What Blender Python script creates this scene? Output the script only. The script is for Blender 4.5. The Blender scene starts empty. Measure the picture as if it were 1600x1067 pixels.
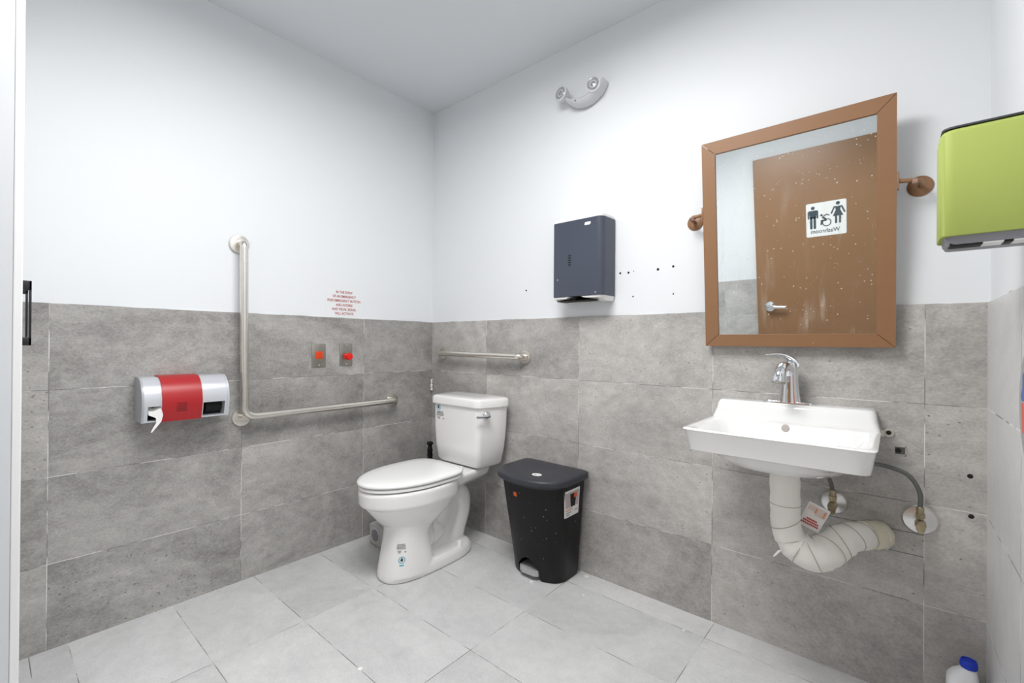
import bpy, bmesh, math, random
from mathutils import Vector, Matrix
random.seed(7)
C = bpy.context.scene.collection
S = bpy.context.scene
PI = math.pi

# ------------------------------------------------------------------ camera
CAMP = (2.2315, -1.8423, 1.0772); YAW = -0.7052; PIT = 0.0028; ROL = 0.0073; FPX = 703.46
F = Vector((math.sin(YAW)*math.cos(PIT), math.cos(YAW)*math.cos(PIT), math.sin(PIT)))
R0 = Vector((math.cos(YAW), -math.sin(YAW), 0)); U0 = R0.cross(F)
R = R0*math.cos(ROL)+U0*math.sin(ROL); U = -R0*math.sin(ROL)+U0*math.cos(ROL)
cd = bpy.data.cameras.new('camera'); cam = bpy.data.objects.new('camera', cd); C.objects.link(cam)
cd.sensor_width = 36; cd.lens = FPX/1600*36; cd.clip_start = .02
cam.matrix_world = Matrix(((R.x, U.x, -F.x, CAMP[0]), (R.y, U.y, -F.y, CAMP[1]), (R.z, U.z, -F.z, CAMP[2]), (0, 0, 0, 1)))
S.camera = cam
# ------------------------------------------------------------------ world, exposure, lights
w = bpy.data.worlds.new('world'); S.world = w; w.use_nodes = True
w.node_tree.nodes['Background'].inputs[0].default_value = (.8, .88, 1, 1)
w.node_tree.nodes['Background'].inputs[1].default_value = .6
S.view_settings.view_transform = 'Standard'; S.view_settings.look = 'None'
S.view_settings.gamma = 1; S.view_settings.exposure = 0.0
def area(name, loc, rot, sx, sy, power, col, shape='RECTANGLE', spread=PI):
    l = bpy.data.lights.new(name, 'AREA'); l.shape = shape; l.size = sx; l.size_y = sy; l.energy = power; l.color = col; l.spread = spread
    o = bpy.data.objects.new(name, l); o.location = loc; o.rotation_euler = rot; C.objects.link(o); return o
area('ceiling_lamp_light', (1.40, -1.22, 2.43), (0, 0, 0), .72, .72, 30.5, (1, .99, .98))
area('hallway_fill_light', (3.25, -1.9, 2.38), (0, 0, 0), .8, .8, 18, (.95, .975, 1))  # unseen fill lamp, added to brighten the room through the doorway

# ------------------------------------------------------------------ helpers
def tag(o, label=None, cat=None, group=None, kind=None):
    if label: o['label'] = label
    if cat: o['category'] = cat
    if group: o['group'] = group
    if kind: o['kind'] = kind
    return o
ORG = {}
def thing(name, label, cat, loc, group=None):
    o = bpy.data.objects.new(name, None); o.empty_display_size = .05; C.objects.link(o); o.location = loc
    ORG[o.name] = Vector(loc); return tag(o, label, cat, group)
def obj(name, bm, m, parent=None, smooth=True, ang=40, org=None):
    """bm is in world coordinates; becomes ONE mesh object (child keeps coordinates relative to its parent)"""
    o0 = ORG[parent.name] if parent else Vector(org or (0, 0, 0))
    bmesh.ops.recalc_face_normals(bm, faces=bm.faces)
    bmesh.ops.translate(bm, verts=bm.verts, vec=-o0)
    me = bpy.data.meshes.new(name)
    if smooth:
        for f in bm.faces: f.smooth = True
        for e in bm.edges:
            if len(e.link_faces) != 2 or e.calc_face_angle(0) > math.radians(ang): e.smooth = False
    bm.to_mesh(me); bm.free()
    for mm in (m if isinstance(m, (list, tuple)) else [m]): me.materials.append(mm)
    o = bpy.data.objects.new(name, me); C.objects.link(o)
    if parent: o.parent = parent
    else: o.location = o0
    ORG[o.name] = o0
    return o
def B(): return bmesh.new()
def box(bm, x0, x1, y0, y1, z0, z1, bev=0, seg=2, mi=0):
    r = bmesh.ops.create_cube(bm, size=1)
    vs = r['verts']
    for v in vs:
        v.co = Vector(((x0+x1)/2+v.co.x*(x1-x0), (y0+y1)/2+v.co.y*(y1-y0), (z0+z1)/2+v.co.z*(z1-z0)))
    fs = set(f for v in vs for f in v.link_faces)
    for f in fs: f.material_index = mi
    if bev:
        es = list(set(e for v in vs for e in v.link_edges))
        bmesh.ops.bevel(bm, geom=es, offset=bev, segments=seg, affect='EDGES', profile=.5)
def loft(bm, rings, cap0=True, cap1=True, mi=0, closed=True):
    rows = [[bm.verts.new(p) for p in r] for r in rings]
    n = len(rows[0])
    for a, b in zip(rows, rows[1:]):
        for i in range(n if closed else n-1):
            j = (i+1) % n
            f = bm.faces.new((a[i], a[j], b[j], b[i])); f.material_index = mi
    if cap0: bm.faces.new(rows[0][::-1]).material_index = mi
    if cap1: bm.faces.new(rows[-1]).material_index = mi
    return rows
def frame_for(d):
    d = Vector(d).normalized()
    a = Vector((0, 0, 1)) if abs(d.z) < .9 else Vector((1, 0, 0))
    u = d.cross(a).normalized(); v = d.cross(u).normalized(); return d, u, v
def lathe(bm, base, axis, prof, n=32, mi=0, sx=1, sy=1, up=None):
    """prof: list of (radius, distance along axis)"""
    d, u, v = frame_for(axis)
    if up is not None:
        v = Vector(up).normalized(); u = v.cross(d).normalized()
    base = Vector(base); rings = []
    for r, h in prof:
        r = max(r, 1e-5)
        rings.append([base+d*h+u*(r*sx*math.cos(2*PI*i/n))+v*(r*sy*math.sin(2*PI*i/n)) for i in range(n)])
    loft(bm, rings, mi=mi)
def fillet(pts, rad, seg=8):
    pts = [Vector(p) for p in pts]; out = [pts[0]]
    for i in range(1, len(pts)-1):
        a, b, c = pts[i-1], pts[i], pts[i+1]
        d1 = (a-b); d2 = (c-b); r = min(rad if not isinstance(rad, (list, tuple)) else rad[i-1], d1.length*.49, d2.length*.49)
        p0 = b+d1.normalized()*r; p2 = b+d2.normalized()*r
        for k in range(seg+1):
            t = k/seg; out.append(p0*(1-t)**2+b*2*t*(1-t)+p2*t*t)
    out.append(pts[-1]); return out
def smoothpath(pts, n=8):
    P = [Vector(p) for p in pts]; P = [P[0]*2-P[1]]+P+[P[-1]*2-P[-2]]; out = []
    for i in range(1, len(P)-2):
        for k in range(n):
            t = k/n; a, b, c, d = P[i-1], P[i], P[i+1], P[i+2]
            out.append(.5*((2*b)+(c-a)*t+(2*a-5*b+4*c-d)*t*t+(3*b-a-3*c+d)*t**3))
    out.append(P[-2]); return out
def tube(bm, pts, r, n=14, mi=0, jit=0, cap=True):
    pts = [Vector(p) for p in pts]; N = len(pts); rings = []
    d, u, v = frame_for(pts[1]-pts[0]); 
    for i, p in enumerate(pts):
        t = (pts[min(i+1, N-1)]-pts[max(i-1, 0)]).normalized()
        u = (u-t*u.dot(t)).normalized(); v = t.cross(u).normalized()
        rr = r[i] if isinstance(r, (list, tuple)) else r
        rings.append([p+(u*math.cos(2*PI*k/n)+v*math.sin(2*PI*k/n))*(rr*(1+(random.uniform(-jit, jit) if jit else 0))) for k in range(n)])
    loft(bm, rings, cap, cap, mi)
def sgnpow(c, e): return math.copysign(abs(c)**e, c)
def sell(cx, cy, hx, hy, z, n=2, N=64, zf=None):
    out = []
    for i in range(N):
        a = 2*PI*i/N; x = cx+hx*sgnpow(math.cos(a), 2/n); y = cy+hy*sgnpow(math.sin(a), 2/n)
        out.append(Vector((x, y, zf(x, y) if zf else z)))
    return out
def rpoly(pts, r, seg=5):
    """rounded polygon in 2D, constant vertex count"""
    out = []; n = len(pts)
    for i in range(n):
        a, b, c = Vector(pts[i-1]), Vector(pts[i]), Vector(pts[(i+1) % n])
        rr = r[i] if isinstance(r, (list, tuple)) else r
        d1 = a-b; d2 = c-b; q = min(rr, d1.length*.48, d2.length*.48)
        p0 = b+d1.normalized()*q; p2 = b+d2.normalized()*q
        for k in range(seg+1):
            t = k/seg; out.append(p0*(1-t)**2+b*2*t*(1-t)+p2*t*t)
    return out
def quad(bm, a, b, c, d, mi=0):
    f = bm.faces.new([bm.verts.new(Vector(p)) for p in (a, b, c, d)]); f.material_index = mi; return f
def prism(bm, pts2, place, t0, t1, mi=0):
    """extrude a 2D outline; place(u, v, t) -> world"""
    loft(bm, [[place(p[0], p[1], t0) for p in pts2], [place(p[0], p[1], t1) for p in pts2]], mi=mi)
def text_bm(bm, s, size, place, depth=.0006, align='CENTER', sx=1.0, mi=0, bold=0):
    cu = bpy.data.curves.new('t', 'FONT'); cu.body = s; cu.size = size; cu.align_x = align; cu.extrude = depth/2; cu.resolution_u = 3; cu.offset = bold
    o = bpy.data.objects.new('t', cu); C.objects.link(o); bpy.context.view_layer.update()
    me = bpy.data.meshes.new_from_object(o.evaluated_get(bpy.context.evaluated_depsgraph_get()))
    n0 = len(bm.verts); bm.from_mesh(me); bm.verts.ensure_lookup_table()
    for v in bm.verts[n0:]: v.co = place(v.co.x*sx, v.co.y, v.co.z)
    for f in bm.faces:
        pass
    bpy.data.objects.remove(o); bpy.data.curves.remove(cu); bpy.data.meshes.remove(me)

# ------------------------------------------------------------------ materials
def mat(name, col, rough=.5, metal=0, coat=0, emis=None, es=0, spec=.5, bump=None, var=None, alpha=None, trans=0, ior=None):
    m = bpy.data.materials.new(name); m.use_nodes = True; nt = m.node_tree; b = nt.nodes['Principled BSDF']
    b.inputs['Base Color'].default_value = (*col, 1); b.inputs['Roughness'].default_value = rough; b.inputs['Metallic'].default_value = metal
    b.inputs['Coat Weight'].default_value = coat; b.inputs['Specular IOR Level'].default_value = spec
    b.inputs['Coat Roughness'].default_value = .05; b.inputs['Transmission Weight'].default_value = trans
    if ior: b.inputs['IOR'].default_value = ior
    if emis: b.inputs['Emission Color'].default_value = (*emis, 1); b.inputs['Emission Strength'].default_value = es
    tc = nt.nodes.new('ShaderNodeTexCoord')
    if var:   # (scale, amount) brightness variation
        nz = nt.nodes.new('ShaderNodeTexNoise'); nz.inputs['Scale'].default_value = var[0]; nz.inputs['Detail'].default_value = 4
        nt.links.new(tc.outputs['Object'], nz.inputs['Vector'])
        mx = nt.nodes.new('ShaderNodeMix'); mx.data_type = 'RGBA'
        mx.inputs['A'].default_value = (*[c*(1-var[1]) for c in col], 1); mx.inputs['B'].default_value = (*[min(1, c*(1+var[1])) for c in col], 1)
        nt.links.new(nz.outputs['Fac'], mx.inputs['Factor']); nt.links.new(mx.outputs['Result'], b.inputs['Base Color'])
    if bump:
        nz = nt.nodes.new('ShaderNodeTexNoise'); nz.inputs['Scale'].default_value = bump[0]; nz.inputs['Detail'].default_value = 3
        nt.links.new(tc.outputs['Object'], nz.inputs['Vector'])
        bp = nt.nodes.new('ShaderNodeBump'); bp.inputs['Strength'].default_value = bump[1]; bp.inputs['Distance'].default_value = .002
        nt.links.new(nz.outputs['Fac'], bp.inputs['Height']); nt.links.new(bp.outputs['Normal'], b.inputs['Normal'])
    return m
class NT:
    def __init__(s, m): s.nt = m.node_tree
    def val(s, x, inp):
        if isinstance(x, (int, float)): inp.default_value = x
        else: s.nt.links.new(x, inp)
    def math(s, op, a, b=None, c=None, clamp=False):
        n = s.nt.nodes.new('ShaderNodeMath'); n.operation = op; n.use_clamp = clamp
        s.val(a, n.inputs[0])
        if b is not None: s.val(b, n.inputs[1])
        if c is not None: s.val(c, n.inputs[2])
        return n.outputs[0]
    def mix(s, f, a, b):
        n = s.nt.nodes.new('ShaderNodeMix'); n.data_type = 'RGBA'; s.val(f, n.inputs['Factor'])
        for k, x in (('A', a), ('B', b)):
            if isinstance(x, tuple): n.inputs[k].default_value = (*x, 1)
            else: s.nt.links.new(x, n.inputs[k])
        return n.outputs['Result']
    def noise(s, vec, scale, detail=4, rough=.5, out='Fac', dist=0):
        n = s.nt.nodes.new('ShaderNodeTexNoise'); n.inputs['Scale'].default_value = scale; n.inputs['Detail'].default_value = detail
        n.inputs['Roughness'].default_value = rough; n.inputs['Distortion'].default_value = dist; s.nt.links.new(vec, n.inputs['Vector']); return n.outputs[out]
    def comb(s, a, b, c):
        n = s.nt.nodes.new('ShaderNodeCombineXYZ'); s.val(a, n.inputs[0]); s.val(b, n.inputs[1]); s.val(c, n.inputs[2]); return n.outputs[0]
    def ramp(s, f, lo, hi):   # smoothstep mask
        n = s.nt.nodes.new('ShaderNodeMapRange'); n.interpolation_type = 'SMOOTHSTEP'; s.val(f, n.inputs['Value'])
        n.inputs['From Min'].default_value = lo; n.inputs['From Max'].default_value = hi; return n.outputs[0]
def tile_mat(name, ax, ay, x0, wd, y0, ht, light, dark, grout, gw=.0011, rough=.42, strip=None, seed=0, streak=(1, 1), pits=.85, bump=.35):
    """ax, ay: which world axes carry the tile width and height"""
    m = bpy.data.materials.new(name); m.use_nodes = True; t = NT(m); nt = m.node_tree; b = nt.nodes['Principled BSDF']
    tc = nt.nodes.new('ShaderNodeTexCoord'); sp = nt.nodes.new('ShaderNodeSeparateXYZ'); nt.links.new(tc.outputs['Object'], sp.inputs[0])
    a = t.math('DIVIDE', t.math('SUBTRACT', sp.outputs[ax], x0), wd); h = t.math('DIVIDE', t.math('SUBTRACT', sp.outputs[ay], y0), ht)
    ca = t.math('FLOOR', a); ch = t.math('FLOOR', h); fa = t.math('FRACT', a); fh = t.math('FRACT', h)
    da = t.math('MULTIPLY', t.math('MINIMUM', fa, t.math('SUBTRACT', 1, fa)), wd)
    dh = t.math('MULTIPLY', t.math('MINIMUM', fh, t.math('SUBTRACT', 1, fh)), ht)
    d = t.math('MINIMUM', da, dh)
    if strip is not None: d = t.math('MINIMUM', d, t.math('ABSOLUTE', t.math('SUBTRACT', sp.outputs[ay], strip)))
    wn = nt.nodes.new('ShaderNodeTexWhiteNoise'); wn.noise_dimensions = '3D'; nt.links.new(t.comb(ca, ch, seed), wn.inputs['Vector'])
    off = nt.nodes.new('ShaderNodeVectorMath'); off.operation = 'MULTIPLY_ADD'
    nt.links.new(wn.outputs['Color'], off.inputs[0]); off.inputs[1].default_value = (9, 9, 9); 
    sc = nt.nodes.new('ShaderNodeVectorMath'); sc.operation = 'MULTIPLY'; nt.links.new(tc.outputs['Object'], sc.inputs[0])
    st = [1, 1, 1]; st[ax] = streak[0]; st[ay] = streak[1]; sc.inputs[1].default_value = st
    nt.links.new(sc.outputs[0], off.inputs[2]); v = off.outputs[0]
    n1 = t.noise(v, 2.1, 6, .66, dist=.9); n2 = t.noise(v, 22, 6, .7); n3 = t.noise(v, 150, 3, .6)
    f = t.math('ADD', t.math('MULTIPLY', t.math('SUBTRACT', n1, .5), 1.5), t.math('MULTIPLY', t.math('SUBTRACT', n2, .5), .8))
    f = t.math('ADD', f, t.math('MULTIPLY', t.math('SUBTRACT', n3, .5), .7))
    f = t.math('ADD', f, t.math('MULTIPLY', t.math('SUBTRACT', wn.outputs['Value'], .5), .28))
    f = t.math('ADD', f, .5, clamp=True)
    col = t.mix(f, dark, light)
    # small dark pits and pale flecks
    vo = nt.nodes.new('ShaderNodeTexVoronoi'); vo.inputs['Scale'].default_value = 55; nt.links.new(v, vo.inputs['Vector'])
    wn2 = nt.nodes.new('ShaderNodeSeparateColor'); nt.links.new(vo.outputs['Color'], wn2.inputs[0])
    pit = t.math('MULTIPLY', t.math('SUBTRACT', 1, t.ramp(vo.outputs['Distance'], .06, .22)), t.math('GREATER_THAN', wn2.outputs[0], .78))
    col = t.mix(t.math('MULTIPLY', pit, t.math('MULTIPLY', t.ramp(n1, .35, .6), pits)), col, tuple(c*.45 for c in dark))
    flk = t.math('MULTIPLY', t.math('SUBTRACT', 1, t.ramp(vo.outputs['Distance'], .04, .12)), t.math('GREATER_THAN', wn2.outputs[1], .955))
    col = t.mix(t.math('MULTIPLY', flk, .5*pits), col, (.75, .75, .74))
    g = t.math('SUBTRACT', 1, t.ramp(d, gw*.6, gw*1.3))
    gn = t.noise(tc.outputs['Object'], 7, 3, .6)
    gcol = t.mix(t.ramp(gn, .42, .56), tuple(c*.22 for c in grout), grout)
    col = t.mix(t.math('MULTIPLY', g, .9), col, gcol)
    nt.links.new(col, b.inputs['Base Color'])
    b.inputs['Specular IOR Level'].default_value = .35
    nt.links.new(t.math('ADD', rough, t.math('MULTIPLY', t.math('SUBTRACT', n2, .5), .25)), b.inputs['Roughness'])
    bp = nt.nodes.new('ShaderNodeBump'); bp.inputs['Strength'].default_value = bump; bp.inputs['Distance'].default_value = .0015
    hh = t.math('SUBTRACT', t.math('MULTIPLY', n2, .4), g); nt.links.new(hh, bp.inputs['Height']); nt.links.new(bp.outputs['Normal'], b.inputs['Normal'])
    return m
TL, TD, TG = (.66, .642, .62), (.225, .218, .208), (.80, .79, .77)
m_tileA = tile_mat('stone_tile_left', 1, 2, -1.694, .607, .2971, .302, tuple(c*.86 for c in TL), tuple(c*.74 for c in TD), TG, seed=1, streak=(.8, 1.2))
m_tileB = tile_mat('stone_tile_back', 0, 2, 1.083, .6085, .2971, .302, TL, TD, TG, seed=2, streak=(.8, 1.2))
m_tileC = tile_mat('stone_tile_right', 1, 2, -.451, .607, .2971, .302, (.78, .78, .775), (.56, .56, .555), (.88, .88, .87), seed=3, rough=.34, pits=0, gw=.0022, bump=.03)  # same stone, lightened: the wall's grazing reflection is put into the colour
m_tileF = tile_mat('stone_tile_floor', 0, 1, .502, .6005, -1.64, .3038, (.76, .765, .765), (.50, .508, .51), (.62, .62, .61), seed=4, strip=-1.735, gw=.0013, rough=.36, pits=.3)
m_paint = mat('white_wall_paint', (.79, .815, .84), .55, bump=(140, .06))
m_ceil = mat('white_ceiling_paint', (.74, .77, .80), .8, bump=(160, .08))
m_porc = mat('glazed_white_porcelain', (.89, .885, .875), .12, coat=.6)
m_seat = mat('white_seat_plastic', (.92, .925, .925), .22, coat=.2)
m_sinkp = mat('glossy_white_sink_porcelain', (.87, .875, .87), .1, coat=.6)
m_steel = mat('brushed_stainless_steel', (.78, .745, .69), .27, 1, var=(60, .08))
m_steel2 = mat('satin_steel_plate', (.40, .38, .34), .35, 1, var=(90, .1))
m_chrome = mat('polished_chrome', (.8, .82, .84), .07, 1)
m_brass = mat('worn_brass', (.42, .36, .24), .35, 1, var=(80, .35))
m_copper = mat('copper_sleeve', (.55, .36, .27), .35, 1)
m_black = mat('black_plastic', (.006, .006, .007), .5, spec=.3)
m_blackm = mat('black_handle_metal', (.01, .009, .012), .35)
m_void = mat('dark_opening', (.004, .004, .004), .7)
m_navy = mat('navy_grey_plastic', (.052, .062, .09), .35, var=(5, .08))
m_silver = mat('silver_plastic', (.60, .62, .66), .3, metal=.25)
m_white = mat('white_plastic', (.82, .82, .81), .35)
m_red = mat('red_plastic', (.42, .012, .016), .38, var=(9, .12))
m_redb = mat('red_button_plastic', (.75, .015, .01), .2)
m_green = mat('lime_green_plastic', (.385, .46, .115), .6, spec=.3)
m_greenl = mat('pale_lime_edge_plastic', (.48, .56, .20), .4)
m_greyp = mat('grey_plastic', (.26, .26, .29), .4)
m_paper = mat('white_tissue_paper', (.85, .85, .83), .8, bump=(120, .4))
m_brown = mat('brown_painted_wood', (.275, .142, .068), .4, bump=(90, .1), var=(3, .07))
m_hose = mat('grey_braided_hose', (.16, .17, .16), .4, metal=.4, bump=(600, .8))
m_hose2 = mat('tan_grey_hose', (.28, .27, .23), .5)
m_wrap = mat('off_white_pipe_wrap', (.90, .88, .84), .6, bump=(26, .9), var=(14, .05))
m_stain = mat('yellowed_pipe_wrap', (.76, .72, .58), .6, bump=(18, .6), var=(10, .18))
m_seam = mat('wrap_tape_edge', (.50, .46, .40), .7)
m_label = mat('white_label_paper', (.80, .79, .76), .5)
m_redink = mat('red_ink', (.55, .06, .05), .6)
m_greyink = mat('grey_ink', (.25, .25, .26), .6)
m_paleink = mat('pale_pink_ink', (.72, .48, .42), .6)
m_blueink = mat('cyan_blue_ink', (.10, .48, .62), .5)
m_darkink = mat('dark_slate_ink', (.035, .055, .075), .5)
m_orange = mat('orange_sticker', (.80, .13, .03), .5)
m_blue = mat('blue_cap_plastic', (.0, .035, .55), .25)
m_bottle = mat('white_bottle_plastic', (.83, .84, .87), .3)
m_door = None
m_caulk = mat('white_caulk', (.8, .8, .78), .6, bump=(60, .8))
m_hall = mat('hallway_paint', (.75, .75, .74), .7)
m_cab = mat('white_cabinet_laminate', (.66, .69, .72), .4)
m_cabd = mat('white_door_edge', (.85, .86, .87), .4)
m_lens = mat('clear_lamp_lens', (.45, .46, .48), .12, metal=.6)
m_lightp = mat('pale_grey_light_plastic', (.62, .63, .66), .35)
m_haze = mat('frosted_plastic', (.50, .50, .49), .3, var=(12, .12))
m_diff = mat('lamp_diffuser', (.9, .9, .9), .4, emis=(1, .98, .95), es=4)

def speck(m, dens, col, amount=1.0, scale=60, stretch=None, soft=None):
    """adds small dried specks (dirt with a shape of its own) over a material colour"""
    t = NT(m); nt = m.node_tree; b = nt.nodes['Principled BSDF']
    tc = nt.nodes.new('ShaderNodeTexCoord'); vo = nt.nodes.new('ShaderNodeTexVoronoi'); vo.inputs['Scale'].default_value = scale
    nt.links.new(tc.outputs['Object'], vo.inputs['Vector']); sp = nt.nodes.new('ShaderNodeSeparateColor'); nt.links.new(vo.outputs['Color'], sp.inputs[0])
    k = t.math('MULTIPLY', t.math('LESS_THAN', vo.outputs['Distance'], t.math('MULTIPLY', sp.outputs[1], .22)), t.math('LESS_THAN', sp.outputs[0], dens))
    k = t.math('MULTIPLY', k, amount)
    old = b.inputs['Base Color'].links[0].from_socket if b.inputs['Base Color'].links else tuple(b.inputs['Base Color'].default_value[:3])
    nt.links.new(t.mix(k, old, col), b.inputs['Base Color']); return k, t, b
m_bin = mat('black_bin_plastic', (.006, .006, .007), .42, spec=.3, bump=(250, .15)); speck(m_bin, .16, (.30, .32, .42), .8, 90)
m_binlid = mat('dark_grey_lid_plastic', (.035, .037, .048), .42, bump=(300, .3), var=(26, .35)); speck(m_binlid, .05, (.25, .25, .28), .6, 90)
speck(m_brown, .02, (.6, .5, .4), .8, 60)
speck(m_navy, .02, (.4, .4, .5), .7, 40)
m_door = mat('brown_door_paint', (.27, .145, .072), .35, bump=(60, .15), var=(2.5, .12))
# mirror: silvered glass with dried splashes
m_mir = bpy.data.materials.new('old_mirror_glass'); m_mir.use_nodes = True
b_ = m_mir.node_tree.nodes['Principled BSDF']; b_.inputs['Metallic'].default_value = 1; b_.inputs['Roughness'].default_value = .015
b_.inputs['Base Color'].default_value = (.86, .90, .90, 1)
k, t, b_ = speck(m_mir, .38, (.75, .66, .55), 1, 105)
tc = t.nt.nodes.new('ShaderNodeTexCoord'); mp = t.nt.nodes.new('ShaderNodeMapping'); mp.inputs['Scale'].default_value = (26, 26, 3)
t.nt.links.new(tc.outputs['Object'], mp.inputs[0])
run = t.math('MULTIPLY', t.ramp(t.noise(mp.outputs[0], 1.3, 4, .65), .48, .78), t.ramp(t.noise(tc.outputs['Object'], 7, 3, .5), .36, .60))
sp = t.nt.nodes.new('ShaderNodeSeparateXYZ'); t.nt.links.new(tc.outputs['Object'], sp.inputs[0])
run = t.math('MULTIPLY', run, t.math('MULTIPLY', t.ramp(sp.outputs[2], .80, .0), .42))
dirt = t.math('MAXIMUM', t.math('MULTIPLY', k, .75), run)
dif = t.nt.nodes.new('ShaderNodeBsdfDiffuse'); dif.inputs[0].default_value = (.72, .66, .58, 1)
ms = t.nt.nodes.new('ShaderNodeMixShader'); t.nt.links.new(dirt, ms.inputs[0]); t.nt.links.new(b_.outputs[0], ms.inputs[1]); t.nt.links.new(dif.outputs[0], ms.inputs[2])
t.nt.links.new(ms.outputs[0], t.nt.nodes['Material Output'].inputs[0])

# ------------------------------------------------------------------ the room
WX, DY, HC, HT = 2.4305, -2.494, 2.525, 1.2032   # right wall, front wall, ceiling, tile top
PT = .006                                         # tile stands proud of the paint
DR0, DR1, DH = -2.42, -1.50, 2.16                 # doorway in the right wall
def struct(name, boxes, m):
    bm = B()
    for b in boxes: box(bm, *b)
    return tag(obj(name, bm, m, smooth=False), kind='structure')
struct('floor', [(-.12, WX+1.8, DY-.12, .12, -.1, 0)], m_tileF)
struct('ceiling', [(-.12, WX+.12, DY-.12, .12, HC, HC+.1)], m_ceil)
struct('wall_left', [(-.12, -PT, DY-.12, .12, 0, HC)], m_paint)
struct('wall_back', [(-PT, WX+PT, PT, .12, 0, HC)], m_paint)
struct('wall_front', [(-PT, WX+PT, DY-.12, DY-PT, 0, HC)], m_paint)
struct('wall_right', [(WX+PT, WX+.12, DR1, .12, 0, HC), (WX+PT, WX+.12, DY-.12, DR0, 0, HC), (WX+PT, WX+.12, DR0, DR1, DH, HC)], m_paint)
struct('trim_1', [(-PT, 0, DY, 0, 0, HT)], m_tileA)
struct('trim_2', [(-PT, WX+PT, 0, PT, 0, HT)], m_tileB)
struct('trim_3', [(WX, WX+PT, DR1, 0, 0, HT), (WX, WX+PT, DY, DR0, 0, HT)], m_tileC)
struct('trim_4', [(-PT, WX+PT, DY-PT, DY, 0, HT)], m_tileB)
# short cut tiles around the drain: the two extra joints under the sink
struct('trim_5', [(2.04, 2.300, -.0006, 0, .5045, .5068), (2.13, 2.300, -.0006, 0, .4385, .4405)], mat('cut_tile_joint', (.20, .195, .19), .8))
# hallway beyond the doorway
struct('wall_hallway', [(WX+1.7, WX+1.8, DY-.12, .12, 0, HC), (WX+.12, WX+1.8, .12, .2, 0, HC), (WX+.12, WX+1.8, DY-.2, DY-.12, 0, HC)], m_hall)
struct('ceiling_hallway', [(WX+.12, WX+1.8, DY-.12, .12, HC, HC+.1)], m_hall)

# brown door leaf, swung back against the front wall (seen in the mirror)
d = tag(obj('door_1', (lambda bm: (box(bm, 1.352, 2.27, DY+.014, DY+.058, .012, 2.152, .002), bm)[1])(B()), m_door, smooth=False), kind='structure')
bm = B()
yd = DY+.058
lathe(bm, (1.447, yd, .972), (0, 1, 0), [(.043, -.002), (.043, .006), (.038, .014), (.018, .018), (.016, .045), (.017, .052), (.001, .058)], 28)
tube(bm, fillet([(1.447, yd+.045, .972), (1.50, yd+.05, .970), (1.562, yd+.046, .966)], .02, 5), [.015]*3+[.014]*2+[.012]*3, 12)
obj('door_handle', bm, m_chrome, d)

# Washroom sign on the door
sg = thing('washroom_sign', 'square white washroom sign with three figures, on the brown door', 'sign', (1.832, yd, 1.616))
SX, SZ, SW = 1.832, 1.616, .249
def sp_(u, v, t): return Vector((SX-u, yd+t, SZ+v))   # u runs to the reader's right
bm = B(); prism(bm, rpoly([(-SW/2, -SW/2), (SW/2, -SW/2), (SW/2, SW/2), (-SW/2, SW/2)], .012), sp_, .0002, .0022); obj('sign_panel', bm, m_white, sg, smooth=False)
K = SW/.92
def fig(parts, cu, cv, k, name):
    bm = B()
    for pl in parts:
        if pl[0] == 'c':
            _, x, y, r = pl; pts = [(x+r*math.cos(a*PI/12), y+r*math.sin(a*PI/12)) for a in range(24)]
        elif pl[0] == 's':   # stroke
            _, x0, y0, x1, y1, r = pl
            a0 = math.atan2(y1-y0, x1-x0); pts = [(x0+r*math.cos(a0+PI/2+i*PI/6), y0+r*math.sin(a0+PI/2+i*PI/6)) for i in range(7)]+[(x1+r*math.cos(a0-PI/2+i*PI/6), y1+r*math.sin(a0-PI/2+i*PI/6)) for i in range(7)]
        elif pl[0] == 'a':   # arc ring piece
            _, x, y, r0, r1, d0, d1 = pl; n = 20
            A = [math.radians(d0+(d1-d0)*i/n) for i in range(n+1)]
            for i in range(n):
                q = [(x+r*math.cos(a), y+r*math.sin(a)) for a, r in ((A[i], r0), (A[i+1], r0), (A[i+1], r1), (A[i], r1))]
                prism(bm, [(cu+p[0]*k, cv+p[1]*k) for p in q], sp_, .0022, .0026)
            continue
        else: pts = pl[1]
        prism(bm, [(cu+p[0]*k, cv+p[1]*k) for p in pts], sp_, .0022, .0026)
    obj(name, bm, m_darkink, sg, smooth=False)
woman = [('c', 0, .44, .085), ('p', [(-.13, .30), (.13, .30), (.09, .12), (.22, -.18), (-.22, -.18), (-.09, .12)]), ('s', -.15, .27, -.27, -.02, .035), ('s', .15, .27, .27, -.02, .035),
         ('s', -.08, -.2, -.08, -.50, .045), ('s', .08, -.2, .08, -.50, .045)]
man = [('c', 0, .44, .085), ('p', [(-.17, .32), (.17, .32), (.13, -.08), (-.13, -.08)]), ('s', -.19, .26, -.19, -.06, .04), ('s', .19, .26, .19, -.06, .04),
       ('s', -.075, -.05, -.075, -.56, .055), ('s', .075, -.05, .075, -.56, .055)]
chair = [('c', .18, .28, .07), ('s', .10, .14, -.06, -.02, .06), ('s', .10, .2, -.10, .30, .035), ('s', -.10, .30, -.22, .22, .03), ('s', -.05, -.06, .18, -.06, .045), ('s', .18, -.06, .2, -.3, .04),
         ('a', -.09, -.2, .19, .25, 100, 400)]
fig(woman, -.074, .036, .148, 'woman_pictogram'); fig(chair, .006, -.004, .118, 'wheelchair_pictogram'); fig(man, .081, .024, .148, 'man_pictogram')
bm = B(); text_bm(bm, 'Washroom', .043, lambda x, y, z: sp_(x+.006, y-.100, .0023+z), sx=.92, bold=.0006); obj('lettering', bm, m_darkink, sg, smooth=False)

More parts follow.
